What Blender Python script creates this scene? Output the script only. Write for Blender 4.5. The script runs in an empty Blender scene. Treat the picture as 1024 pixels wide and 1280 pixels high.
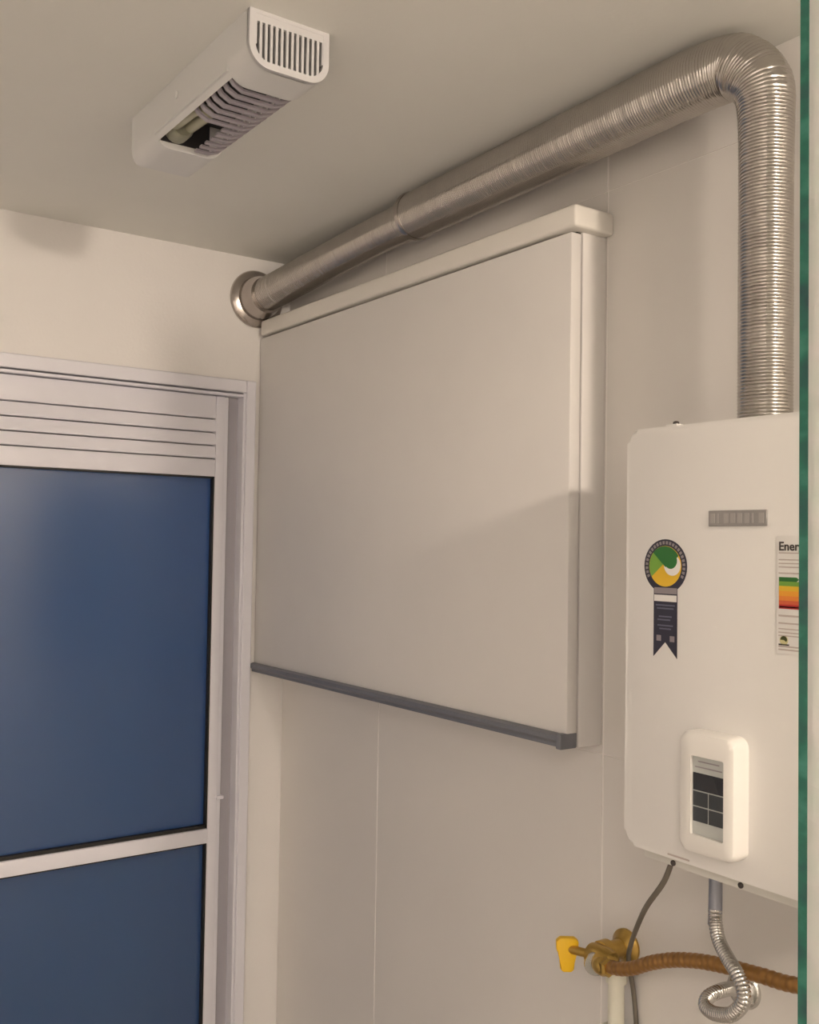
import bpy, bmesh, math
from mathutils import Vector, Matrix

SC = bpy.context.scene
COL = SC.collection

# ------------------------------------------------------------------ camera
RC = Matrix(((0.8157, -0.0312, -0.5776), (-0.5783, -0.0175, -0.8156), (0.0153, 0.9994, -0.0323)))
f_px, W_px, H_px = 1258.0, 1024.0, 1280.0
_Y = Vector(((-379 - 512) / f_px, -(667 - 640) / f_px, -1)).normalized()      # depth axis seen by the camera
_X = Vector(((2290 - 512) / f_px, -(708 - 640) / f_px, -1))
_X = (_X - _Y * _X.dot(_Y)).normalized()
_Z = _X.cross(_Y)
cam_d = bpy.data.cameras.new('camera')
cam = bpy.data.objects.new('camera', cam_d)
COL.objects.link(cam)
cam_d.sensor_fit = 'VERTICAL'
cam_d.sensor_height = 36.0
cam_d.lens = f_px / H_px * 36.0
cam_d.clip_start = 0.02
cam.matrix_world = Matrix.Translation((0, 0, 1.7)) @ Matrix((_X, _Y, _Z)).to_4x4()
SC.camera = cam

# ------------------------------------------------------------------ world: blue dusk outside the frosted door
world = bpy.data.worlds.new('dusk'); SC.world = world
world.use_nodes = True
bg = world.node_tree.nodes['Background']
bg.inputs[0].default_value = (0.11, 0.225, 0.52, 1)
bg.inputs[1].default_value = 1.35

# ------------------------------------------------------------------ exposure, key lamp
vs = SC.view_settings
vs.view_transform = 'Standard'; vs.look = 'None'; vs.gamma = 1.0; vs.use_curve_mapping = False
vs.exposure = 0.22
LAMP = (0.66, -0.95, 2.30)
LAMP_R = 0.055
LAMP_STRENGTH = 5600.0
LAMP_COLOR = (1.0, 0.84, 0.69, 1)
FILL = (-0.65, -0.70, 0.60)           # added unseen fill panel that lifts the ambient light: x, y, size
FILL_STRENGTH = 15.5
FILL_COLOR = (1.0, 0.87, 0.78, 1)

# ------------------------------------------------------------------ measures (metres, camera at x=y=0, z=1.7)
W, D, CZ = 1.18, 2.195, 2.387          # right wall plane, back wall plane, ceiling
XL, YR = -1.30, -2.00                  # left wall, rear wall
F = 1.10                               # cabinet front plane
H = 0.98                               # heater front plane

# ------------------------------------------------------------------ materials
def lin(c):
    c = c / 255.0
    return c / 12.92 if c <= 0.04045 else ((c + 0.055) / 1.055) ** 2.4
def rgb(r, g, b): return (lin(r), lin(g), lin(b), 1)

MATS = {}
def mat(name, color, rough=0.6, metal=0.0, noise=0.0, nscale=30.0, bump=0.0, bscale=200.0, spec=0.5, coat=0.0):
    if name in MATS: return MATS[name]
    m = bpy.data.materials.new(name); m.use_nodes = True
    nt = m.node_tree; b = nt.nodes['Principled BSDF']
    b.inputs['Base Color'].default_value = color
    b.inputs['Roughness'].default_value = rough
    b.inputs['Metallic'].default_value = metal
    b.inputs['Specular IOR Level'].default_value = spec
    b.inputs['Coat Weight'].default_value = coat
    tc = nt.nodes.new('ShaderNodeNewGeometry')
    if noise > 0:
        n = nt.nodes.new('ShaderNodeTexNoise'); n.inputs['Scale'].default_value = nscale; n.inputs['Detail'].default_value = 5
        nt.links.new(tc.outputs['Position'], n.inputs['Vector'])
        r = nt.nodes.new('ShaderNodeMapRange')
        r.inputs['To Min'].default_value = 1 - noise; r.inputs['To Max'].default_value = 1 + noise
        nt.links.new(n.outputs['Fac'], r.inputs['Value'])
        mx = nt.nodes.new('ShaderNodeVectorMath'); mx.operation = 'SCALE'
        mx.inputs[0].default_value = color[:3]
        nt.links.new(r.outputs['Result'], mx.inputs['Scale'])
        nt.links.new(mx.outputs['Vector'], b.inputs['Base Color'])
    if bump > 0:
        n2 = nt.nodes.new('ShaderNodeTexNoise'); n2.inputs['Scale'].default_value = bscale; n2.inputs['Detail'].default_value = 3
        nt.links.new(tc.outputs['Position'], n2.inputs['Vector'])
        bp = nt.nodes.new('ShaderNodeBump'); bp.inputs['Strength'].default_value = bump; bp.inputs['Distance'].default_value = 0.002
        nt.links.new(n2.outputs['Fac'], bp.inputs['Height'])
        nt.links.new(bp.outputs['Normal'], b.inputs['Normal'])
    MATS[name] = m
    return m

M_PAINT = mat('wall_paint', (0.85, 0.835, 0.82, 1), 0.75, noise=0.03, nscale=8, bump=0.15, bscale=150)
M_CEIL = mat('ceiling_paint', (0.80, 0.80, 0.76, 1), 0.85, noise=0.03, nscale=6, bump=0.15, bscale=120)
M_FLOOR = mat('floor_tile', (0.40, 0.37, 0.34, 1), 0.4, noise=0.05, nscale=10)
M_TILE = mat('glazed_tile', (0.78, 0.755, 0.725, 1), 0.32, noise=0.03, nscale=5)
M_GROUT = mat('pale_grout', (0.92, 0.89, 0.86, 1), 0.9)
M_FRAME = mat('white_lacquered_aluminium', (0.80, 0.80, 0.87, 1), 0.38, noise=0.02, nscale=20)
M_FRAME_SHADE = mat('frame_recess_shade', (0.42, 0.41, 0.45, 1), 0.5)  # frame colour darkened for the shade inside channels and behind slats
M_GASKET = mat('black_gasket', (0.012, 0.011, 0.010, 1), 0.6)
M_CAB = mat('white_laminate', (0.79, 0.77, 0.75, 1), 0.42, noise=0.02, nscale=12)
M_CABTOP = mat('ivory_laminate', (0.80, 0.775, 0.725, 1), 0.45, noise=0.02, nscale=12)
M_GAP_SHADE = mat('gap_shade', (0.05, 0.04, 0.03, 1), 0.9)  # near-black colour standing in for the shade inside narrow gaps
M_GREYALU = mat('grey_anodised_aluminium', (0.24, 0.25, 0.28, 1), 0.45, metal=0.55, noise=0.08, nscale=40)
M_HEAT = mat('white_enamel', (0.86, 0.845, 0.82, 1), 0.35, noise=0.015, nscale=15)
M_HEATB = mat('heater_casing', (0.72, 0.71, 0.66, 1), 0.45)
M_PLASTIC = mat('white_plastic', (0.86, 0.84, 0.80, 1), 0.35)
M_ALU = mat('flexible_aluminium', (0.50, 0.475, 0.45, 1), 0.20, metal=1.0, noise=0.12, nscale=25)
M_ALU2 = mat('spun_aluminium', (0.48, 0.44, 0.41, 1), 0.22, metal=1.0, noise=0.15, nscale=30)
M_CHROME = mat('chrome', (0.60, 0.59, 0.57, 1), 0.22, metal=1.0)
M_STEEL = mat('grey_sleeve', (0.34, 0.36, 0.42, 1), 0.4, metal=0.4)
M_BRASS = mat('brass', (0.50, 0.33, 0.09, 1), 0.32, metal=0.9, noise=0.2, nscale=60)
M_COPPER = mat('brown_gas_hose', (0.36, 0.19, 0.06, 1), 0.35, metal=0.6, noise=0.25, nscale=50)
M_YELLOW = mat('yellow_handle', (0.95, 0.58, 0.015, 1), 0.4)
M_PVC = mat('white_pvc', (0.78, 0.77, 0.66, 1), 0.4)
M_CABLE = mat('grey_cable', (0.17, 0.15, 0.12, 1), 0.6)
M_NAVY = mat('navy_print', (0.022, 0.022, 0.045, 1), 0.4)
M_NAVY2 = mat('dark_blue_print', (0.03, 0.04, 0.10, 1), 0.4)
M_GREYPRINT = mat('grey_print', (0.28, 0.25, 0.27, 1), 0.5)
M_WHITEPRINT = mat('white_print', (0.82, 0.80, 0.78, 1), 0.5)
M_GREEN = mat('green_print', (0.02, 0.16, 0.03, 1), 0.4)
M_LGREEN = mat('light_green_print', (0.18, 0.38, 0.05, 1), 0.4)
M_YPRINT = mat('yellow_print', (0.80, 0.50, 0.03, 1), 0.4)
M_ORANGE = mat('orange_print', (0.85, 0.27, 0.04, 1), 0.4)
M_RED = mat('red_print', (0.48, 0.02, 0.02, 1), 0.4)
M_INK = mat('dark_ink', (0.06, 0.05, 0.045, 1), 0.5)
M_FAINT = mat('faint_ink', (0.55, 0.48, 0.45, 1), 0.5)
M_PLATE = mat('silver_nameplate', (0.33, 0.32, 0.31, 1), 0.4, metal=0.3)
M_PLATELET = mat('nameplate_letters', (0.40, 0.38, 0.37, 1), 0.4, metal=0.2)
M_LCD = mat('dark_display', (0.012, 0.014, 0.022, 1), 0.2)
M_KEY = mat('dark_key', (0.035, 0.042, 0.05, 1), 0.35)
M_FACEPLATE = mat('grey_faceplate', (0.50, 0.52, 0.50, 1), 0.4)
M_FIXT = mat('fixture_white', (0.74, 0.745, 0.74, 1), 0.45)
M_FIXEND_DIM = mat('fixture_end_dimmed', (0.56, 0.56, 0.57, 1), 0.45)  # fixture white darkened to offset lamp light falling straight on the end
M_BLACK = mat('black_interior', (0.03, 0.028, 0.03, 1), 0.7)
M_SLAT = mat('grey_louvre', (0.42, 0.39, 0.43, 1), 0.4)
M_REFL = mat('fixture_reflector', (0.36, 0.36, 0.28, 1), 0.3, metal=0.3, noise=0.3, nscale=60)
M_TUBE = mat('unlit_lamp_tube', (0.50, 0.49, 0.36, 1), 0.25)

def glass_mats():
    # frosted door pane: light from outside scatters through it, the room mirrors softly in it
    m = bpy.data.materials.new('frosted_blue_glass'); m.use_nodes = True
    nt = m.node_tree; nt.nodes.clear()
    out = nt.nodes.new('ShaderNodeOutputMaterial')
    tr = nt.nodes.new('ShaderNodeBsdfTranslucent'); tr.inputs[0].default_value = (0.40, 0.56, 0.66, 1)
    df = nt.nodes.new('ShaderNodeBsdfDiffuse'); df.inputs[0].default_value = (0.008, 0.012, 0.035, 1)
    gl = nt.nodes.new('ShaderNodeBsdfGlossy'); gl.inputs['Roughness'].default_value = 0.20
    fr = nt.nodes.new('ShaderNodeFresnel'); fr.inputs[0].default_value = 1.75
    ad = nt.nodes.new('ShaderNodeAddShader'); mx = nt.nodes.new('ShaderNodeMixShader')
    nt.links.new(tr.outputs[0], ad.inputs[0]); nt.links.new(df.outputs[0], ad.inputs[1])
    nt.links.new(fr.outputs[0], mx.inputs[0]); nt.links.new(ad.outputs[0], mx.inputs[1]); nt.links.new(gl.outputs[0], mx.inputs[2])
    nt.links.new(mx.outputs[0], out.inputs[0])
    # patterned screen glass
    p = bpy.data.materials.new('patterned_screen_glass'); p.use_nodes = True
    nt = p.node_tree; nt.nodes.clear()
    out = nt.nodes.new('ShaderNodeOutputMaterial')
    geo = nt.nodes.new('ShaderNodeNewGeometry')
    vo = nt.nodes.new('ShaderNodeTexVoronoi'); vo.inputs['Scale'].default_value = 38
    nt.links.new(geo.outputs['Position'], vo.inputs['Vector'])
    cr = nt.nodes.new('ShaderNodeValToRGB')
    cr.color_ramp.elements[0].color = (0.84, 0.92, 0.84, 1); cr.color_ramp.elements[1].color = (0.95, 0.93, 0.91, 1)
    nt.links.new(vo.outputs['Distance'], cr.inputs[0])
    rf = nt.nodes.new('ShaderNodeBsdfRefraction'); rf.inputs['Roughness'].default_value = 0.38; rf.inputs['IOR'].default_value = 1.2
    df = nt.nodes.new('ShaderNodeBsdfDiffuse')
    nt.links.new(cr.outputs[0], rf.inputs[0]); nt.links.new(cr.outputs[0], df.inputs[0])
    gl = nt.nodes.new('ShaderNodeBsdfGlossy'); gl.inputs['Roughness'].default_value = 0.12
    fr = nt.nodes.new('ShaderNodeFresnel'); fr.inputs[0].default_value = 1.5
    bp = nt.nodes.new('ShaderNodeBump'); bp.inputs['Strength'].default_value = 0.4; bp.inputs['Distance'].default_value = 0.003
    nt.links.new(vo.outputs['Distance'], bp.inputs['Height'])
    for n in (rf, df, gl, fr): nt.links.new(bp.outputs[0], n.inputs['Normal'])
    m2 = nt.nodes.new('ShaderNodeMixShader'); m2.inputs[0].default_value = 0.6
    nt.links.new(rf.outputs[0], m2.inputs[1]); nt.links.new(df.outputs[0], m2.inputs[2])
    m3 = nt.nodes.new('ShaderNodeMixShader')
    nt.links.new(fr.outputs[0], m3.inputs[0]); nt.links.new(m2.outputs[0], m3.inputs[1]); nt.links.new(gl.outputs[0], m3.inputs[2])
    nt.links.new(m3.outputs[0], out.inputs[0])
    # green cut edge, mottled with chips
    e = mat('green_glass_edge', (0.012, 0.085, 0.060, 1), 0.25)
    nt = e.node_tree; b = nt.nodes['Principled BSDF']
    geo = nt.nodes.new('ShaderNodeNewGeometry')
    mp = nt.nodes.new('ShaderNodeMapping'); mp.inputs['Scale'].default_value = (20, 20, 28)
    no = nt.nodes.new('ShaderNodeTexNoise'); no.inputs['Scale'].default_value = 1.0; no.inputs['Detail'].default_value = 4
    nt.links.new(geo.outputs['Position'], mp.inputs['Vector']); nt.links.new(mp.outputs[0], no.inputs['Vector'])
    cr = nt.nodes.new('ShaderNodeValToRGB')
    els = cr.color_ramp.elements
    els[0].position = 0.30; els[0].color = (0.022, 0.075, 0.080, 1)
    els[1].position = 0.72; els[1].color = (0.060, 0.260, 0.200, 1)
    k = els.new(0.52); k.color = (0.022, 0.150, 0.105, 1)
    nt.links.new(no.outputs['Fac'], cr.inputs[0]); nt.links.new(cr.outputs[0], b.inputs['Base Color'])
    return m, p, e
M_PANE, M_SCREEN, M_EDGE = glass_mats()

def emission(name, color, s):
    m = bpy.data.materials.new(name); m.use_nodes = True
    nt = m.node_tree; nt.nodes.clear()
    out = nt.nodes.new('ShaderNodeOutputMaterial'); em = nt.nodes.new('ShaderNodeEmission')
    em.inputs[0].default_value = color; em.inputs[1].default_value = s
    nt.links.new(em.outputs[0], out.inputs[0]); return m

# ------------------------------------------------------------------ builders
ORIGIN = {}
def link(name, me, center, parent):
    o = bpy.data.objects.new(name, me); COL.objects.link(o)
    base = ORIGIN[parent] if parent else Vector((0, 0, 0))
    o.location = Vector(center) - base
    if parent: o.parent = parent
    ORIGIN[o] = Vector(center)
    return o
def finish(name, bm, m, parent=None, smooth=False):
    vs_ = [v.co for v in bm.verts]
    lo = Vector([min(v[i] for v in vs_) for i in range(3)]); hi = Vector([max(v[i] for v in vs_) for i in range(3)])
    c = Vector(((lo.x + hi.x) / 2, (lo.y + hi.y) / 2, lo.z))
    bmesh.ops.translate(bm, verts=bm.verts, vec=-c)
    bmesh.ops.recalc_face_normals(bm, faces=bm.faces)
    me = bpy.data.meshes.new(name); bm.to_mesh(me); bm.free()
    me.materials.append(m)
    if smooth:
        for p in me.polygons: p.use_smooth = True
        try: me.set_sharp_from_angle(angle=math.radians(40))
        except Exception: pass
    return link(name, me, c, parent)
def empty(name, loc):
    o = bpy.data.objects.new(name, None); COL.objects.link(o)
    o.location = loc; o.empty_display_size = 0.05; ORIGIN[o] = Vector(loc); return o
def tag(o, label, cat, kind=None, group=None):
    o['label'] = label; o['category'] = cat
    if kind: o['kind'] = kind
    if group: o['group'] = group
    return o

def add_box(bm, x0, x1, y0, y1, z0, z1, bev=0.0, seg=2):
    t = bmesh.new()
    bmesh.ops.create_cube(t, size=1.0)
    for v in t.verts:
        v.co = Vector((x0 if v.co.x < 0 else x1, y0 if v.co.y < 0 else y1, z0 if v.co.z < 0 else z1))
    if bev > 0:
        bmesh.ops.bevel(t, geom=list(t.edges), offset=bev, segments=seg, profile=0.5, affect='EDGES')
    me = bpy.data.meshes.new('t'); t.to_mesh(me); t.free(); bm.from_mesh(me); bpy.data.meshes.remove(me)
def box(name, x0, x1, y0, y1, z0, z1, m, parent=None, bev=0.0, seg=2):
    bm = bmesh.new(); add_box(bm, x0, x1, y0, y1, z0, z1, bev, seg)
    return finish(name, bm, m, parent, smooth=bev > 0)

AX = {'x': (Vector((0, 1, 0)), Vector((0, 0, 1)), Vector((1, 0, 0))),   # outline (y, z), extruded in x
      'y': (Vector((1, 0, 0)), Vector((0, 0, 1)), Vector((0, 1, 0))),   # outline (x, z), extruded in y
      'z': (Vector((1, 0, 0)), Vector((0, 1, 0)), Vector((0, 0, 1)))}
def add_prism(bm, pts, a0, a1, axis='x', bev=0.0):
    u, v, n = AX[axis]
    lo = [bm.verts.new(u * p[0] + v * p[1] + n * a0) for p in pts]
    hi = [bm.verts.new(u * p[0] + v * p[1] + n * a1) for p in pts]
    k = len(pts)
    bm.faces.new(lo); f1 = bm.faces.new(hi[::-1])
    for i in range(k): bm.faces.new((lo[i], lo[(i + 1) % k], hi[(i + 1) % k], hi[i]))
    if bev:
        ed = list(f1.edges)
        lowe = []
        for i in range(k):
            e = bm.edges.get((lo[i], lo[(i + 1) % k]))
            if e: lowe.append(e)
        bmesh.ops.bevel(bm, geom=ed + lowe, offset=bev, segments=3, profile=0.5, affect='EDGES')
def prism(name, pts, a0, a1, m, parent=None, axis='x', bev=0.0, smooth=False):
    bm = bmesh.new(); add_prism(bm, pts, a0, a1, axis, bev)
    return finish(name, bm, m, parent, smooth or bev > 0)
def rrect(u0, u1, v0, v1, r, n=6):
    pts = []
    for cx, cy, a in ((u1 - r, v1 - r, 0), (u0 + r, v1 - r, 90), (u0 + r, v0 + r, 180), (u1 - r, v0 + r, 270)):
        for i in range(n + 1):
            t = math.radians(a + 90 * i / n); pts.append((cx + r * math.cos(t), cy + r * math.sin(t)))
    return pts
def circ(cu, cv, r, n=40, a0=0, a1=360, rv=None):
    rv = rv or r
    return [(cu + r * math.cos(math.radians(a0 + (a1 - a0) * i / n)), cv + rv * math.sin(math.radians(a0 + (a1 - a0) * i / n)))
            for i in range(n if a1 - a0 == 360 else n + 1)]
def ring_prism(bm, outer, inner, a0, a1, axis='x'):
    u, v, n = AX[axis]; k = len(outer)
    def row(pts, a): return [bm.verts.new(u * p[0] + v * p[1] + n * a) for p in pts]
    o0, o1, i0, i1 = row(outer, a0), row(outer, a1), row(inner, a0), row(inner, a1)
    for i in range(k):
        j = (i + 1) % k
        for a, b in ((o0, o1), (i1, i0), (o1, i1), (i0, o0)): bm.faces.new((a[i], a[j], b[j], b[i]))
def catmull(P, step):
    P = [Vector(p) for p in P]
    ext = [P[0] * 2 - P[1]] + P + [P[-1] * 2 - P[-2]]
    dense = []
    for i in range(1, len(ext) - 2):
        p0, p1, p2, p3 = ext[i - 1:i + 3]
        for k in range(40):
            t = k / 40
            dense.append(0.5 * ((2 * p1) + (p2 - p0) * t + (2 * p0 - 5 * p1 + 4 * p2 - p3) * t * t + (3 * p1 - p0 - 3 * p2 + p3) * t ** 3))
    dense.append(P[-1].copy())
    out = [dense[0]]; acc = 0.0
    for a, b in zip(dense, dense[1:]):
        L = (b.xyz - a.xyz).length
        if L < 1e-9: continue
        while acc + L >= step:
            t = (step - acc) / L
            a = a.lerp(b, t); out.append(a); L = (b.xyz - a.xyz).length; acc = 0.0
            if L < 1e-9: break
        acc += L
    return out
def sweep(bm, path, rad, nseg=32, caps=True):
    """path: list of points; rad(i) -> radius"""
    n = len(path); rings = []
    up = None
    for i, p in enumerate(path):
        t = (path[min(i + 1, n - 1)] - path[max(i - 1, 0)]).normalized()
        if up is None:
            up = Vector((0, 0, 1)) if abs(t.z) < 0.9 else Vector((1, 0, 0))
        up = (up - t * up.dot(t)).normalized(); sd = t.cross(up)
        r = rad(i)
        rings.append([bm.verts.new(p + (up * math.cos(2 * math.pi * k / nseg) + sd * math.sin(2 * math.pi * k / nseg)) * r) for k in range(nseg)])
    for a, b in zip(rings, rings[1:]):
        for k in range(nseg): bm.faces.new((a[k], a[(k + 1) % nseg], b[(k + 1) % nseg], b[k]))
    if caps:
        bm.faces.new(rings[0][::-1]); bm.faces.new(rings[-1])
def hose(name, pts, r, m, parent=None, step=0.006, rib=0.0, jit=0.6, nseg=16, caps=True):
    """pts: (x,y,z) or with r given per point as 4th value"""
    P4 = [Vector((p[0], p[1], p[2], p[3] if len(p) > 3 else r)) for p in pts]
    path = catmull4(P4, step)
    bm = bmesh.new()
    sweep(bm, [Vector(p[:3]) for p in path], lambda i: path[i][3] + (rib * (-1, 0.4, 1, 0.4)[i % 4] * (0.7 + jit * ((math.sin((i // 4) * 12.9898) * 43758.5453) % 1.0)) if rib else 0), nseg, caps)
    return finish(name, bm, m, parent, smooth=True)
def catmull4(P, step):
    ext = [P[0] * 2 - P[1]] + P + [P[-1] * 2 - P[-2]]
    dense = []
    for i in range(1, len(ext) - 2):
        p0, p1, p2, p3 = ext[i - 1:i + 3]
        for k in range(60):
            t = k / 60
            dense.append(0.5 * ((2 * p1) + (p2 - p0) * t + (2 * p0 - 5 * p1 + 4 * p2 - p3) * t * t + (3 * p1 - p0 - 3 * p2 + p3) * t ** 3))
    dense.append(P[-1].copy())
    cum = [0.0]
    for a, b in zip(dense, dense[1:]): cum.append(cum[-1] + (Vector(b[:3]) - Vector(a[:3])).length)
    n = max(2, int(round(cum[-1] / step))); out = []; j = 0
    for i in range(n + 1):
        s = cum[-1] * i / n
        while j < len(cum) - 2 and cum[j + 1] < s: j += 1
        L = cum[j + 1] - cum[j]
        out.append(dense[j].lerp(dense[j + 1], 0 if L < 1e-12 else (s - cum[j]) / L))
    return out
def lathe(name, prof, origin, axis, m, parent=None, n=40, smooth=True):
    """prof: (radius, distance along axis)"""
    a = Vector(axis).normalized(); u = Vector((0, 0, 1)) if abs(a.z) < 0.9 else Vector((1, 0, 0))
    u = (u - a * u.dot(a)).normalized(); w = a.cross(u); o = Vector(origin)
    bm = bmesh.new(); rings = []
    for r, d in prof:
        rings.append([bm.verts.new(o + a * d + (u * math.cos(2 * math.pi * k / n) + w * math.sin(2 * math.pi * k / n)) * max(r, 1e-5)) for k in range(n)])
    for A, B in zip(rings, rings[1:]):
        for k in range(n): bm.faces.new((A[k], A[(k + 1) % n], B[(k + 1) % n], B[k]))
    bm.faces.new(rings[0][::-1]); bm.faces.new(rings[-1])
    return finish(name, bm, m, parent, smooth)
def text_mesh(name, s, size, m, parent, right, up, origin, thick=0.0003, squeeze=1.0):
    cu = bpy.data.curves.new(name, 'FONT'); cu.body = s; cu.size = size; cu.extrude = thick; cu.offset = size * 0.022
    cu.resolution_u = 3
    tmp = bpy.data.objects.new('tmp_text', cu); COL.objects.link(tmp)
    dg = bpy.context.evaluated_depsgraph_get(); dg.update()
    me = bpy.data.meshes.new_from_object(tmp.evaluated_get(dg))
    bpy.data.objects.remove(tmp); bpy.data.curves.remove(cu)
    r, u = Vector(right), Vector(up); n = r.cross(u)
    for v in me.vertices:
        v.co = Vector(origin) + r * v.co.x * squeeze + u * v.co.y + n * v.co.z
    bm = bmesh.new(); bm.from_mesh(me); bpy.data.meshes.remove(me)
    return finish(name, bm, m, parent)

# ================================================================== the room
def struct(o, label, cat): return tag(o, label, cat, 'structure')
struct(box('floor', XL - 0.1, W + 0.1, YR - 0.1, D + 0.1, -0.1, 0.0, M_FLOOR), 'plain floor of the laundry corner', 'floor')
struct(box('ceiling', XL - 0.1, W + 0.1, YR - 0.1, D + 0.1, CZ, CZ + 0.1, M_CEIL), 'plain painted off-white ceiling above the duct', 'ceiling')
struct(box('wall_left', XL - 0.1, XL, YR - 0.1, D + 0.1, 0.0, CZ, M_PAINT), 'painted wall on the left of the room', 'wall')
struct(box('wall_rear', XL, W, YR - 0.1, YR, 0.0, CZ, M_PAINT), 'painted wall behind the viewer', 'wall')
DX0, DX1, DZ1 = 0.02, 1.088, 2.086                              # door opening
bm = bmesh.new()
add_box(bm, XL, DX0, D, D + 0.1, 0, CZ); add_box(bm, DX1, W + 0.1, D, D + 0.1, 0, CZ); add_box(bm, DX0, DX1, D, D + 0.1, DZ1, CZ)
struct(finish('wall_back', bm, M_PAINT), 'painted back wall around the sliding door', 'wall')
wr = struct(box('wall_right', W + 0.0009, W + 0.1, YR, D, 0.0, CZ, M_GROUT), 'right wall of large glazed tiles behind the heater', 'wall')
ys = [D, 1.768, 1.128, 0.488, -0.152, -0.792, -1.432, YR]; zs = [0.0, 0.473, 1.373, 2.273, CZ]
for a, b in zip(ys[1:], ys):
    for c, d in zip(zs, zs[1:]):
        box('tile', W, W + 0.009, a + 0.0016, b - 0.0016, c + 0.0007, d - 0.0007, M_TILE, wr, bev=0.0004, seg=1)
# unseen balcony pieces added outside the door to shade the frosted panes
struct(box('floor_balcony_shade', XL - 0.1, W + 0.35, D + 0.1, D + 1.5, -0.1, 0.0, M_FLOOR), 'unseen balcony slab added to shade the frosted door', 'floor')
struct(box('wall_balcony_side_shade', W + 0.02, W + 0.2, D + 0.1, D + 1.5, 0.0, 2.9, M_FLOOR), 'unseen balcony side added to darken the right of the frosted door', 'wall')
struct(box('wall_balcony_low_shade', XL - 0.1, W + 0.2, D + 1.4, D + 1.5, 0.0, 1.15, M_FLOOR), 'unseen low balcony wall added to darken the lower frosted door', 'wall')

# ------------------------------------------------------------------ sliding door
door = empty('door_1', (0.55, D, 0)); struct(door, 'white aluminium sliding door with frosted blue panes and vent slats', 'door')
bm = bmesh.new()
add_box(bm, 1.063, DX1, D - 0.012, D + 0.09, 0, DZ1, 0.002, 1)          # right jamb
add_box(bm, DX0, 0.05, D - 0.012, D + 0.09, 0, DZ1, 0.002, 1)
add_box(bm, 0.05, 1.063, D - 0.012, D + 0.09, 2.056, DZ1, 0.002, 1)     # head track
add_box(bm, 0.05, 1.063, D, D + 0.09, 0, 0.03)
finish('door_frame', bm, M_FRAME, door, True)
box('head_channel', 0.05, 1.063, D + 0.046, D + 0.05, 2.03, 2.06, M_FRAME_SHADE, door)
box('frame_lip', 1.0565, 1.063, D - 0.008, D + 0.05, 0.03, 2.056, M_FRAME, door, 0.001, 1)
box('slide_channel', 1.024, 1.0565, D + 0.022, D + 0.05, 0.03, 2.056, M_FRAME_SHADE, door)
box('head_lip', 0.05, 1.0565, D - 0.008, D + 0.02, 2.046, 2.0525, M_FRAME, door, 0.001, 1)
leafx0, leafx1, gx1 = 0.06, 1.026, 0.993
box('stile', gx1, leafx1 - 0.010, D + 0.004, D + 0.045, 0.035, 2.044, M_FRAME, door, 0.0025)
box('stile_edge', leafx1 - 0.010, leafx1, D + 0.009, D + 0.045, 0.035, 2.044, M_FRAME, door, 0.0015, 1)
box('stile', leafx0, leafx0 + 0.035, D + 0.004, D + 0.045, 0.035, 2.044, M_FRAME, door, 0.0025)
gx0 = leafx0 + 0.035
box('top_rail', gx0, gx1, D + 0.006, D + 0.045, 1.9905, 2.044, M_FRAME, door, 0.002)
for z0, z1 in ((1.9585, 1.9875), (1.9275, 1.9555), (1.8965, 1.9245)):   # vent slats, lower edge kicked out
    bm = bmesh.new()
    pr = [(D + 0.005, z0), (D + 0.0035, z0 + 0.003), (D + 0.010, z1), (D + 0.022, z1), (D + 0.018, z0)]
    A = [bm.verts.new((gx0, p[0], p[1])) for p in pr]; B = [bm.verts.new((gx1, p[0], p[1])) for p in pr]
    bm.faces.new(A); bm.faces.new(B[::-1])
    for i in range(5): bm.faces.new((A[i], A[(i + 1) % 5], B[(i + 1) % 5], B[i]))
    finish('vent_slat', bm, M_FRAME, door)
box('vent_backing', gx0, gx1, D + 0.024, D + 0.034, 1.88, 2.0, M_FRAME_SHADE, door)
box('glazing_rail', gx0, gx1, D + 0.004, D + 0.045, 1.853, 1.8935, M_FRAME, door, 0.002)
box('middle_rail', gx0, gx1, D + 0.001, D + 0.045, 0.998, 1.031, M_FRAME, door, 0.002)
box('bottom_rail', gx0, gx1, D + 0.004, D + 0.045, 0.035, 0.12, M_FRAME, door, 0.002)
for z0, z1 in ((1.031, 1.853), (0.12, 0.998)):
    pn = box('glass_pane', gx0, gx1, D + 0.022, D + 0.027, z0, z1, M_PANE, door)
    g = 0.0075
    bm = bmesh.new()
    add_box(bm, gx1 - 0.004, gx1, D + 0.008, D + 0.022, z0, z1); add_box(bm, gx0, gx0 + 0.004, D + 0.008, D + 0.022, z0, z1)
    add_box(bm, gx0, gx1, D + 0.008, D + 0.022, z1 - 0.004, z1); add_box(bm, gx0, gx1, D + 0.008, D + 0.022, z0, z0 + g)
    finish('gasket', bm, M_GASKET, pn)
box('latch_clip', 1.012, 1.030, D - 0.001, D + 0.02, 1.096, 1.104, M_FRAME, door, 0.001, 1)

# ------------------------------------------------------------------ wall cabinet
cab = tag(empty('wall_cabinet', (1.14, 1.66, 1.386)), 'white shallow wall cabinet with one wide drop-down front beside the heater', 'cabinet')
CY0, CY1 = 1.128, 2.192
box('body', F + 0.0272, W, CY0 + 0.002, CY1, 1.388, 2.198, M_CAB, cab, 0.003)
box('gap_shade_strip', F + 0.020, F + 0.029, CY0 + 0.008, CY1 - 0.002, 1.40, 2.199, M_GAP_SHADE, cab)  # dark strip that paints the shade in the gap behind the front
pn = box('front_panel', F, F + 0.0225, CY0, CY1, 1.411, 2.193, M_CAB, cab, 0.003)
box('top_cap', F - 0.006, W, CY0 - 0.014, 2.180, 2.1975, 2.233, M_CABTOP, cab, 0.005, 3)
hd = empty('handle', (F, 1.66, 1.39)); hd.parent = cab; hd.location = ORIGIN[hd] - ORIGIN[cab]
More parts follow.
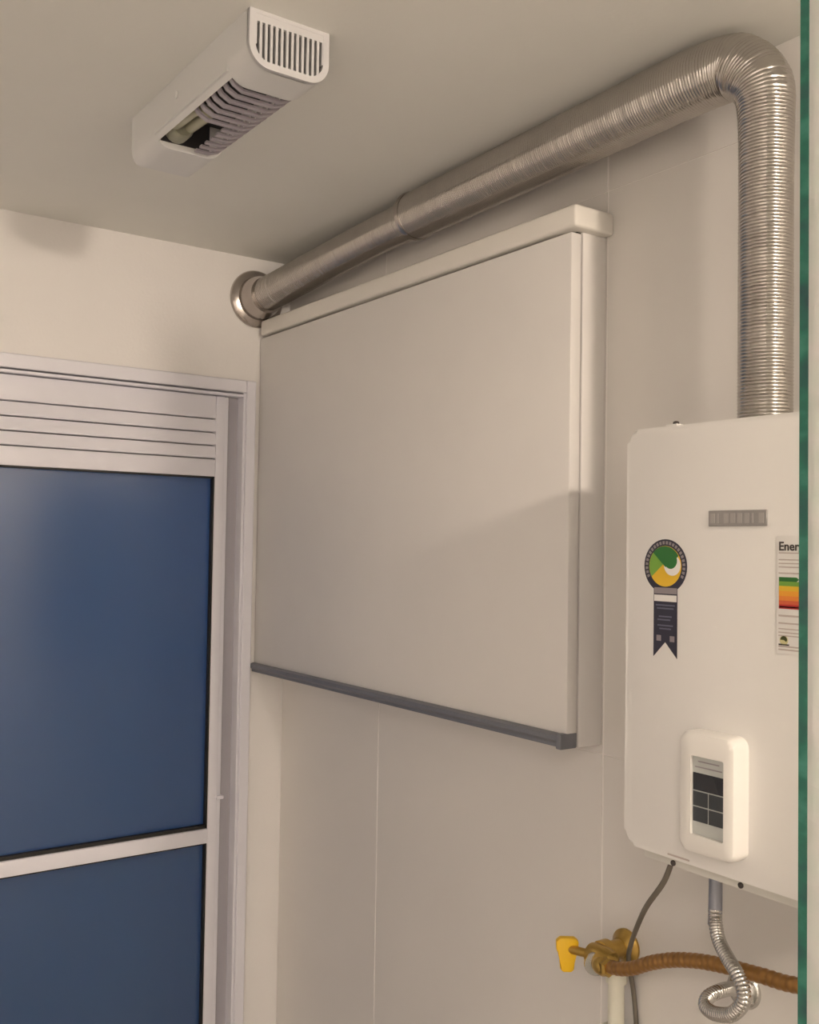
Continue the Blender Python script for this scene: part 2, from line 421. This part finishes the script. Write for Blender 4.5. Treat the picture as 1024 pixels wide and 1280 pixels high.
bm = bmesh.new()
pr = [(F - 0.002, 1.412), (F - 0.010, 1.409), (F - 0.011, 1.402), (F - 0.005, 1.3965), (F - 0.005, 1.391), (F + 0.0225, 1.391), (F + 0.0225, 1.412)]
A = [bm.verts.new((p[0], CY0 + 0.012, p[1])) for p in pr]; B = [bm.verts.new((p[0], CY1, p[1])) for p in pr]
bm.faces.new(A); bm.faces.new(B[::-1])
for i in range(7): bm.faces.new((A[i], A[(i + 1) % 7], B[(i + 1) % 7], B[i]))
finish('grip_rail', bm, M_GREYALU, hd)
box('end_cap', F - 0.012, F + 0.0225, CY0, CY0 + 0.012, 1.389, 1.413, M_GREYALU, hd, 0.002)
hd['label'] = 'grey aluminium pull rail along the lower edge'

# ------------------------------------------------------------------ water heater
heat = tag(empty('water_heater', (1.08, 0.735, 1.31)), 'white tankless gas water heater hung on the tiled wall', 'water heater')
HY0, HY1 = 0.572, 0.899
prism('front_cover', rrect(HY0, HY1, 1.323, 1.852, 0.018), H, H + 0.032, M_HEAT, heat, bev=0.006)
box('casing', H + 0.03, W, HY0 + 0.006, HY1 - 0.006, 1.312, 1.848, M_HEATB, heat, 0.004)
box('lower_lip', H + 0.012, H + 0.034, HY0 + 0.03, HY1 - 0.022, 1.309, 1.325, M_HEATB, heat, 0.003)
for y, z in ((0.829, 1.314), (0.731, 1.3145)):
    lathe('screw', [(0.0035, 0), (0.0035, 0.002), (0.002, 0.003)], (H + 0.0125, y, z), (-1, 0, 0), M_INK, heat, 12)
cl = box('top_clip', H + 0.004, H + 0.03, 0.822, 0.839, 1.851, 1.8545, M_HEAT, heat)
lathe('clip_screw', [(0.004, 0), (0.004, 0.003), (0.002, 0.0045)], (H + 0.012, 0.8295, 1.8545), (0, 0, 1), M_INK, cl, 12)
for y0, y1 in ((0.795, 0.828),): box('seam_slot', H - 0.0004, H + 0.001, y0, y1, 1.3245 + 0.002, 1.3285, M_FAINT, heat)
# nameplate: grey plate with eight worn letters
npl = box('nameplate', H - 0.0022, H + 0.001, 0.689, 0.769, 1.727, 1.7455, M_PLATE, heat, 0.0008, 1)
for i in range(8):
    y1 = 0.7655 - i * 0.0095
    box('letter', H - 0.0027, H - 0.0021, y1 - 0.0062 + (0.004 if i in (1, 6) else 0), y1, 1.7305, 1.742, M_PLATELET, npl)
# control unit
ctl = empty('control_unit', (H, 0.752, 1.35)); ctl.parent = heat; ctl.location = ORIGIN[ctl] - ORIGIN[heat]
KX = H - 0.027
cy0, cy1, cz0, cz1 = 0.7125, 0.7915, 1.347, 1.487
iy0, iy1, iz0, iz1 = 0.7265, 0.7725, 1.369, 1.460
bm = bmesh.new()
n = 6
o_ = rrect(cy0, cy1, cz0, cz1, 0.013, n); o2 = rrect(cy0 + 0.006, cy1 - 0.006, cz0 + 0.006, cz1 - 0.006, 0.009, n)
i_ = rrect(iy0, iy1, iz0, iz1, 0.002, n)
rows = [(o_, H + 0.001), (o_, KX + 0.007), (rrect(cy0 + 0.002, cy1 - 0.002, cz0 + 0.002, cz1 - 0.002, 0.012, n), KX + 0.002), (o2, KX), (i_, KX), (i_, KX + 0.005)]
R_ = [[bm.verts.new((x, p[0], p[1])) for p in pts] for pts, x in rows]
for A, B in zip(R_, R_[1:]):
    k = len(A)
    for i in range(k): bm.faces.new((A[i], A[(i + 1) % k], B[(i + 1) % k], B[i]))
bm.faces.new(R_[0]); bm.faces.new(R_[-1])
finish('bezel', bm, M_PLASTIC, ctl, True)
fx = KX + 0.0045
def cbox(name, y0, y1, z0, z1, m, d=0.0012): return box(name, fx - d, fx + 0.0005, y0, y1, z0, z1, m, ctl)
cbox('faceplate', iy0 + 0.0004, iy1 - 0.0004, iz0 + 0.0004, iz1 - 0.0004, M_FACEPLATE, 0.0005)
cbox('display', 0.7282, 0.7712, 1.4205, 1.4405, M_LCD)
for y0, y1 in ((0.7505, 0.7712), (0.7282, 0.7490)):
    for z0, z1 in ((1.4025, 1.4190), (1.3845, 1.4010)):
        cbox('key', y0, y1, z0, z1, M_KEY)
cbox('print_line', 0.731, 0.769, 1.4465, 1.4480, M_GREYPRINT, 0.0007)
cbox('print_line', 0.735, 0.765, 1.4530, 1.4545, M_GREYPRINT, 0.0007)

# ------------------------------------------------------------------ stickers on the heater
S = H - 0.0002
seal = tag(empty('award_ribbon_sticker', (S, 0.835, 1.566)), 'navy ribbon-shaped award sticker with green and yellow swirl on the heater', 'sticker')
yc, zc = 0.8345, 1.678; RO = 0.0335
prism('ribbon', [(0.8525, 1.655), (0.8155, 1.655), (0.8155, 1.5655), (0.834, 1.5845), (0.8525, 1.5655)], S - 0.0003, S, M_NAVY, seal)
prism('disc', circ(yc, zc, RO), S - 0.0005, S, M_NAVY, seal)
# ring of print around the upper rim
bm = bmesh.new()
for k in range(24):
    a = -25 + k * 230 / 23
    t0, t1 = math.radians(a - 3.2), math.radians(a + 3.2)
    add_prism(bm, [(yc + r * math.cos(t), zc + r * math.sin(t)) for r, t in ((0.0272, t0), (0.0312, t0), (0.0312, t1), (0.0272, t1))], S - 0.0007, S - 0.0005)
finish('rim_lettering', bm, M_GREYPRINT, seal)
ri = 0.0252
prism('emblem_ground', circ(yc, zc, ri), S - 0.0008, S - 0.0004, M_YPRINT, seal)
prism('emblem_light_green', circ(yc, zc, ri - 0.0004, 24, -32, 60) + [(yc + 0.001, zc + 0.004)], S - 0.0010, S - 0.0007, M_LGREEN, seal)
prism('emblem_white', circ(yc - 0.0115, zc + 0.0015, 0.0128), S - 0.0012, S - 0.0009, M_WHITEPRINT, seal)
prism('emblem_green', circ(yc, zc, ri - 0.0004, 24, 42, 148) + [(yc - 0.012, zc + 0.004), (yc - 0.001, zc - 0.001)], S - 0.0014, S - 0.0011, M_GREEN, seal)
prism('emblem_green_head', circ(yc - 0.0090, zc + 0.0070, 0.0100), S - 0.00145, S - 0.0012, M_GREEN, seal)
def pbox(name, y0, y1, z0, z1, m, par, d=0.0005): return box(name, S - d, S - d + 0.0003, y0, y1, z0, z1, m, par)
pbox('print_band', 0.8160, 0.8515, 1.6440, 1.6515, M_GREYPRINT, seal, 0.0006)
pbox('white_band', 0.8165, 0.8515, 1.6345, 1.6425, M_WHITEPRINT, seal, 0.0006)
for z0, ya, yb in ((1.629, .819, .849), (1.625, .821, .847), (1.615, .824, .844), (1.611, .826, .846), (1.604, .822, .846), (1.600, .825, .843)):
    pbox('print_line', ya, yb, z0, z0 + 0.0017, mat('pale_navy_print', (0.12, 0.13, 0.19, 1), 0.5), seal, 0.0006)
pbox('print_mark', 0.8405, 0.8475, 1.5855, 1.5925, M_GREYPRINT, seal, 0.0006)
pbox('print_mark', 0.8195, 0.8265, 1.5855, 1.5925, M_GREYPRINT, seal, 0.0006)

lab = tag(empty('energy_label', (S, 0.635, 1.588)), 'white energy rating label with colour bars on the heater beside the glass edge', 'label')
box('paper', S - 0.0004, S, 0.595, 0.6765, 1.586, 1.716, mat('label_paper', (0.86, 0.845, 0.82, 1), 0.4), lab)
text_mesh('title_lettering', 'Energia', 0.0135, M_INK, lab, (0, -1, 0), (0, 0, 1), (S - 0.0005, 0.6745, 1.7000))
for z0, ya, h_ in ((1.6965, .656, .0012), (1.689, .662, .0012), (1.685, .664, .0012), (1.681, .652, .0012), (1.6742, .650, .0014),
                   (1.637, .640, .0014), (1.627, .645, .002), (1.619, .648, .0016), (1.613, .640, .0012), (1.609, .645, .0012), (1.6055, .65, .0012), (1.5935, .655, .0016), (1.590, .648, .0016)):
    box('print_line', S - 0.0007, S - 0.0004, ya - 0.03, 0.6742, z0, z0 + h_, M_FAINT, lab)
zt = 1.6705
for i, (m, hgt, yr) in enumerate(((M_GREEN, .0048, .652), (M_LGREEN, .005, .647), (M_YPRINT, .0055, .642), (mat('amber_print', (0.88, .38, .03, 1), .4), .0055, .637), (M_ORANGE, .005, .632), (mat('coral_print', (0.72, .13, .05, 1), .4), .0045, .627), (M_RED, .0045, .622))):
    prism('rating_bar', [(0.6738, zt), (yr, zt), (yr - 0.003, zt - hgt / 2), (yr, zt - hgt), (0.6738, zt - hgt)], S - 0.0007, S - 0.0004, m, lab)
    zt -= hgt
prism('emblem_ground', circ(0.6675, 1.601, 0.0052, 20), S - 0.0007, S - 0.0004, mat('pale_yellow_print', (0.70, .66, .35, 1), .5), lab)
prism('emblem_dark', circ(0.6675, 1.6015, 0.0042, 14, 0, 180) + [(0.6645, 1.5995), (0.6675, 1.6015)], S - 0.0009, S - 0.0006, mat('olive_print', (0.07, .08, .02, 1), .5), lab)
box('emblem_caption', S - 0.0007, S - 0.0004, 0.661, 0.674, 1.5955, 1.597, M_INK, lab)

# ------------------------------------------------------------------ flue duct
duct = tag(empty('flue_duct', (1.10, 0.778, 1.85)), 'corrugated silver flexible flue duct rising from the heater and running under the ceiling', 'duct')
PX, PY = 1.10, 0.778
near = [(PX, PY, 1.849, .0335), (PX, PY, 2.00, .0335), (PX, PY, 2.15, .0335), (PX, PY, 2.245, .0345)]
BR = 0.075; zc_ = 2.3405 - BR
for a in (15, 35, 55, 75):
    t = math.radians(a)
    near.append((PX + 0.0, PY + BR * (1 - math.cos(t)), zc_ + BR * math.sin(t), .036 + .007 * a / 90))
near += [(1.098, PY + BR + 0.05, 2.3405, .0435), (1.104, 1.05, 2.3405, .044), (1.112, 1.30, 2.340, .0445), (1.12, 1.577, 2.3385, .0445)]
hose('near_section', near, .04, M_ALU, duct, step=0.0011, rib=0.0005, nseg=40)
far = [(1.12, 1.555, 2.336, .0370), (1.12, 1.70, 2.333, .0372), (1.12, 1.87, 2.325, .0383), (1.113, 2.00, 2.313, .0395), (1.098, 2.10, 2.297, .040), (1.088, 2.17, 2.288, .041)]
hose('far_section', far, .04, M_ALU, duct, step=0.0011, rib=0.0004, nseg=40)
lathe('seam_ring', [(.0400, -.005), (.0462, -.005), (.0478, 0), (.0476, .004), (.0445, .004)], (1.12, 1.580, 2.3385), (0, 1, -0.005), M_ALU2, duct)
lathe('seam_gap', [(.0375, 0), (.0440, 0), (.0440, .0035), (.0375, .0035)], (1.12, 1.5845, 2.3384), (0, 1, -0.005), M_GAP_SHADE, duct)
lathe('wall_collar', [(.069, 0.0), (.0695, .004), (.067, .0085), (.061, .0115), (.0525, .014), (.0520, .019), (.0515, .030), (.049, .038), (.0455, .046), (.043, .060), (.040, .060)], (1.088, D, 2.287), (0, -1, 0), M_ALU2, duct, 48)

# ------------------------------------------------------------------ ceiling light fitting (unlit)
fx_ = tag(empty('ceiling_light_fitting', (0.617, 1.38, CZ - 0.075)), 'unlit white ceiling light fitting with louvred opening and slotted end', 'light fitting')
X0, X1, Y0, Y1, ZB = 0.558, 0.676, 1.160, 1.602, 2.313
def dprof(ins=0.0, r=0.030):
    x0, x1, zb = X0 + ins, X1 - ins, ZB + ins; r = r - ins
    pts = [(x0, CZ - ins * 0.6), (x0, zb + r)]
    for i in range(1, 9):
        t = math.radians(180 + 90 * i / 8); pts.append((x0 + r + r * math.cos(t), zb + r + r * math.sin(t)))
    pts.append((x1 - r, zb))
    for i in range(1, 9):
        t = math.radians(270 + 90 * i / 8); pts.append((x1 - r + r * math.cos(t), zb + r + r * math.sin(t)))
    pts.append((x1, CZ - ins * 0.6))
    return pts
OY0, OY1 = 1.228, 1.492        # louvred opening
bm = bmesh.new()
add_prism(bm, dprof(), Y0 + 0.006, OY0, 'y')
P = dprof()
def extr(bm, pts, y0, y1):
    add_prism(bm, pts, y0, y1, 'y')
# far end with rounded plan corners
for j in range(6):
    a0, a1 = math.radians(90 * j / 6), math.radians(90 * (j + 1) / 6)
    ins = 0.020 * (1 - math.cos((a0 + a1) / 2)) * 1.0
    extr(bm, [(min(max(x, X0 + ins), X1 - ins), max(z, ZB + ins * 0.35)) for x, z in P], OY1 if j == 0 else Y1 - 0.020 + 0.020 * math.sin(a0), Y1 - 0.020 + 0.020 * math.sin(a1))
add_box(bm, X0, X0 + 0.004, OY0, OY1, ZB + 0.016, CZ)           # left flank beside the opening
rim = [(X0, ZB + 0.030)] + [(X0 + 0.030 + 0.030 * math.cos(math.radians(180 + t)), ZB + 0.030 + 0.030 * math.sin(math.radians(180 + t))) for t in (15, 30, 45)]
add_prism(bm, rim + [(X0 + 0.012, ZB + 0.014), (X0 + 0.004, ZB + 0.030)], OY0, OY1, 'y')
add_box(bm, X1 - 0.004, X1, OY0, OY1, ZB + 0.040, CZ)
finish('housing', bm, M_FIXT, fx_, True)
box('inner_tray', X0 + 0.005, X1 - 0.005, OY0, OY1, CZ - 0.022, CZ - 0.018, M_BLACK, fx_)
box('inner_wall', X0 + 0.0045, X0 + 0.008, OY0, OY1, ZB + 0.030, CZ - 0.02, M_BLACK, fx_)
hose('lamp_tube', [(0.582, OY1 - 0.03, ZB + 0.028), (0.582, 1.42, ZB + 0.026), (0.583, 1.392, ZB + 0.025), (0.593, 1.380, ZB + 0.025), (0.604, 1.390, ZB + 0.025), (0.605, 1.42, ZB + 0.026), (0.605, OY1 - 0.03, ZB + 0.028)], 0.0085, M_TUBE, fx_, step=0.004)
lathe('lamp_socket', [(0.020, 0), (0.020, 0.022), (0.016, 0.028)], (0.5935, OY1 - 0.004, ZB + 0.029), (0, -1, 0), M_REFL, fx_, 20)
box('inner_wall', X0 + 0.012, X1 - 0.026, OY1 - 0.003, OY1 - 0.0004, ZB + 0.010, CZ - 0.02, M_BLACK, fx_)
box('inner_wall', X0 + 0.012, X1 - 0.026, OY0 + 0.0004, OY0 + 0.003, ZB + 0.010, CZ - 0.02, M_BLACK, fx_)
for i in range(13):
    y = OY0 + 0.012 + i * (OY1 - OY0 - 0.03) / 12
    prof = [(X0 + 0.010, ZB + 0.018), (X0 + 0.018, ZB + 0.008), (X0 + 0.032, ZB + 0.001), (X1 - 0.030, ZB + 0.001), (X1 - 0.014, ZB + 0.007), (X1 - 0.004, ZB + 0.018), (X1 - 0.001, ZB + 0.042), (X1 - 0.004, ZB + 0.042), (X1 - 0.007, ZB + 0.020), (X1 - 0.016, ZB + 0.010), (X1 - 0.030, ZB + 0.0045), (X0 + 0.032, ZB + 0.0045), (X0 + 0.020, ZB + 0.011), (X0 + 0.013, ZB + 0.020)]
    if i >= 7: prof = [(0.622, ZB + 0.001)] + prof[3:11] + [(0.622, ZB + 0.0045)]
    prism('louvre_slat', prof, y, y + 0.0085, M_SLAT, fx_, axis='y')
# slotted near end
bm = bmesh.new()
ring_prism(bm, dprof(), dprof(0.009), Y0, Y0 + 0.008, 'y')
ep = finish('end_plate', bm, M_FIXEND_DIM, fx_, True)
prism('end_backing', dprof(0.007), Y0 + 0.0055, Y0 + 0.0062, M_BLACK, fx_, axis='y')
nb = 13
xs0, xs1 = X0 + 0.009, X1 - 0.009
pit = (xs1 - xs0) / nb
for i in range(nb + 1):
    xc = xs0 + i * pit
    zl = ZB + 0.009
    e = 0.030 - 0.009
    for xe, sgn in ((xs0 + e, 1), (xs1 - e, -1)):
        d_ = (xe - xc) * sgn
        if d_ > 0: zl = max(zl, ZB + 0.009 + e - math.sqrt(max(0, e * e - d_ * d_)))
    box('end_slat', xc - pit * 0.24, xc + pit * 0.24, Y0 + 0.0005, Y0 + 0.006, zl - 0.001, CZ - 0.005, M_FIXEND_DIM, fx_)
box('end_top_bar', X0 + 0.008, X1 - 0.008, Y0 + 0.0003, Y0 + 0.006, CZ - 0.015, CZ - 0.004, M_FIXEND_DIM, fx_)
lathe('housing_screw', [(0.006, 0), (0.006, 0.0015), (0.003, 0.003)], (X0, 1.40, 2.358), (-1, 0, 0), M_FIXT, fx_, 16)

# ------------------------------------------------------------------ gas valve, hose, pipes
gv = tag(empty('gas_valve', (1.14, 1.06, 1.06)), 'brass gas shut-off valve with yellow handle below the heater', 'valve')
lathe('wall_flange', [(.026, 0), (.026, .004), (.019, .010), (.015, .016)], (W, 1.075, 1.092), (-1, 0, 0), M_BRASS, gv, 28)
lathe('inlet', [(.014, 0), (.014, .03), (.019, .031), (.019, .046), (.014, .047), (.014, .06)], (W - .01, 1.075, 1.092), (-1, 0, 0), M_BRASS, gv, 20)
lathe('body', [(.010, 0), (.016, .004), (.0185, .016), (.0185, .034), (.016, .046), (.010, .050)], (1.118, 1.093, 1.090), (0, -1, -0.02), M_BRASS, gv, 24)
lathe('collar_ring', [(.010, 0), (.0165, 0), (.0172, .003), (.0165, .006), (.010, .006)], (1.107, 1.070, 1.084), (-0.55, -0.75, 0.05), M_CHROME, gv, 28)
lathe('outlet', [(.012, 0), (.0135, .004), (.0135, .016), (.010, .022)], (1.108, 1.064, 1.085), (-0.22, -0.97, 0.08), M_BRASS, gv, 20)
lathe('stem', [(.0065, 0), (.0065, .026), (.0045, .030)], (1.112, 1.090, 1.090), (-0.35, 0.93, 0.0), M_BRASS, gv, 14)
bm = bmesh.new()
hc = Vector((1.100, 1.122, 1.086))
pts = [(-.017, .016), (-.011, .021), (.011, .021), (.017, .016), (.0165, .002), (.011, -.006), (.0105, -.026), (.006, -.030), (-.006, -.030), (-.0105, -.026), (-.011, -.006), (-.0165, .002)]
rt = Vector((0.80, -0.60, 0)); nn = Vector((-0.60, -0.80, 0))
lo = [bm.verts.new(hc + rt * a + Vector((0, 0, b)) + nn * 0.006) for a, b in pts]
hi = [bm.verts.new(hc + rt * a + Vector((0, 0, b)) - nn * 0.006) for a, b in pts]
bm.faces.new(lo); bm.faces.new(hi[::-1])
for i in range(len(pts)): bm.faces.new((lo[i], lo[(i + 1) % len(pts)], hi[(i + 1) % len(pts)], hi[i]))
bmesh.ops.bevel(bm, geom=list(bm.edges), offset=0.002, segments=2, profile=0.5, affect='EDGES')
finish('handle', bm, M_YELLOW, gv, True)['label'] = 'bright yellow lever handle'

gh = tag(empty('gas_hose', (1.08, 0.85, 1.10)), 'brown flexible gas hose running from the valve behind the glass edge', 'hose')
hose('tube', [(1.106, 1.046, 1.088), (1.102, 1.018, 1.095), (1.100, 0.99, 1.106), (1.098, 0.955, 1.126), (1.096, 0.915, 1.144), (1.094, 0.87, 1.158), (1.092, 0.82, 1.168), (1.090, 0.77, 1.175), (1.088, 0.73, 1.180), (1.084, 0.66, 1.198), (1.08, 0.615, 1.235), (1.08, 0.605, 1.285)],
     .0095, M_COPPER, gh, step=0.0025, rib=0.0005, nseg=18)
lathe('end_nut', [(.013, 0), (.015, .003), (.015, .020), (.013, .023)], (1.08, 0.605, 1.288), (0, 0, 1), M_BRASS, gh, 6, smooth=False)
lathe('end_nut', [(.011, 0), (.0138, .003), (.0138, .016), (.011, .020)], (1.107, 1.056, 1.086), (-0.2, -0.97, 0.12), M_BRASS, gh, 6, smooth=False)

pp = tag(empty('supply_pipe', (1.15, 1.07, 0.0)), 'white plastic supply pipe rising to the gas valve', 'pipe')
hose('riser', [(1.150, 1.068, 0.0, .0125), (1.150, 1.068, 0.5, .0125), (1.150, 1.068, 0.985, .0125), (1.150, 1.068, 1.062, .0125)], .0125, M_PVC, pp, step=0.02, nseg=20)
lathe('coupling', [(.0125, 0), (.021, .001), (.021, .042), (.019, .045), (.0125, .046)], (1.150, 1.068, 0.928), (0, 0, 1), M_PVC, pp, 24)
lathe('top_socket', [(.0125, 0), (.0155, .001), (.0155, .02), (.0125, .021)], (1.150, 1.068, 1.046), (0, 0, 1), M_PVC, pp, 24)
box('wall_bracket', 1.160, W, 1.052, 1.112, 0.935, 0.966, M_PVC, pp, 0.003)

cb = hose('power_cable', [(1.0220, 0.8540, 1.3105), (1.0230, 0.8700, 1.2745), (1.0370, 0.9096, 1.2299), (1.0700, 0.9544, 1.1850), (1.1150, 1.0077, 1.1308), (1.1500, 1.0440, 1.0874), (1.1720, 1.0540, 1.0340), (1.1745, 1.0500, 0.985), (1.1745, 1.0470, 0.920), (1.1745, 1.0440, 0.60), (1.1745, 1.0400, 0.30)], .0036, M_CABLE, None, step=0.008, nseg=10)
cb.name = 'power_cable'; tag(cb, 'thin grey power cable hanging from the heater underside', 'cable')

wh = tag(empty('water_hose', (1.09, 0.83, 1.05)), 'looped corrugated chrome water hose below the heater', 'hose')
hose('sleeve', [(1.090, 0.842, 1.3105, .0125), (1.090, 0.842, 1.295, .0115), (1.090, 0.842, 1.283, .0088), (1.090, 0.842, 1.25, .0088), (1.0895, 0.8425, 1.215, .0090)], .009, M_STEEL, wh, step=0.004, nseg=20)
hose('tube', [(1.0895, 0.8425, 1.235), (1.0850, 0.8375, 1.2180), (1.0750, 0.8247, 1.2034), (1.0600, 0.7999, 1.1930), (1.0480, 0.7780, 1.1859), (1.0420, 0.7643, 1.1732), (1.0400, 0.7628, 1.1582), (1.0420, 0.7767, 1.1401), (1.0460, 0.7924, 1.1302), (1.0540, 0.8176, 1.1214), (1.0640, 0.8365, 1.1207), (1.0800, 0.8442, 1.1250), (1.1000, 0.8434, 1.1275), (1.1250, 0.8475, 1.1231), (1.1500, 0.8548, 1.1145), (1.1660, 0.8595, 1.1060)],
     .0085, M_CHROME, wh, step=0.0011, rib=0.0009, jit=0.0, nseg=22)
es = lathe('pipe_escutcheon', [(.026, 0), (.026, .002), (.023, .007), (.015, .011), (.011, .013)], (W, 0.863, 1.1044), (-1, 0, 0), M_CHROME, None, 32)
tag(es, 'round chrome wall rosette behind the looped water hose', 'wall rosette')

# ------------------------------------------------------------------ glass screen at the right edge of the view
gs = tag(empty('glass_screen', (0.76, 0.10, 0.0)), 'upright pale patterned glass screen with green cut edge', 'glass screen')
box('pane', 0.751, 0.761, -0.28, 0.4895, 0.02, 2.26, M_SCREEN, gs)
box('cut_edge', 0.7508, 0.7612, 0.4895, 0.4978, 0.02, 2.26, M_EDGE, gs)
box('floor_channel', 0.744, 0.768, -0.28, 0.5005, 0.0, 0.022, M_ALU2, gs)

# ------------------------------------------------------------------ ceiling lamp that lights the room (behind the viewer)
lp = tag(empty('ceiling_lamp', (LAMP[0], LAMP[1], CZ)), 'small lit globe lamp on the ceiling behind the viewer', 'lamp')
bm = bmesh.new(); bmesh.ops.create_uvsphere(bm, u_segments=24, v_segments=14, radius=LAMP_R)
bmesh.ops.translate(bm, verts=bm.verts, vec=LAMP)
finish('globe', bm, emission('lamp_glow', LAMP_COLOR, LAMP_STRENGTH / 10.0), lp, True)
lathe('base', [(0.05, 0), (0.05, 0.012), (0.025, 0.02), (0.02, 0.034)], (LAMP[0], LAMP[1], CZ), (0, 0, -1), M_PLASTIC, lp, 24)

pl = tag(empty('added_fill_panel', (FILL[0], FILL[1], CZ)), 'unseen square fill panel added on the ceiling to brighten the room', 'lamp')  # soft fill light added out of view to raise the ambient level
hs = FILL[2] / 2
box('diffuser', FILL[0] - hs, FILL[0] + hs, FILL[1] - hs, FILL[1] + hs, CZ - 0.030, CZ - 0.012, emission('fill_glow', FILL_COLOR, FILL_STRENGTH), pl)
bm = bmesh.new()
for a in ((-hs - .02, -hs, -hs - .02, hs + .02), (hs, hs + .02, -hs - .02, hs + .02), (-hs, hs, -hs - .02, -hs), (-hs, hs, hs, hs + .02)):
    add_box(bm, FILL[0] + a[0], FILL[0] + a[1], FILL[1] + a[2], FILL[1] + a[3], CZ - 0.034, CZ)
finish('rim', bm, M_PLASTIC, pl)
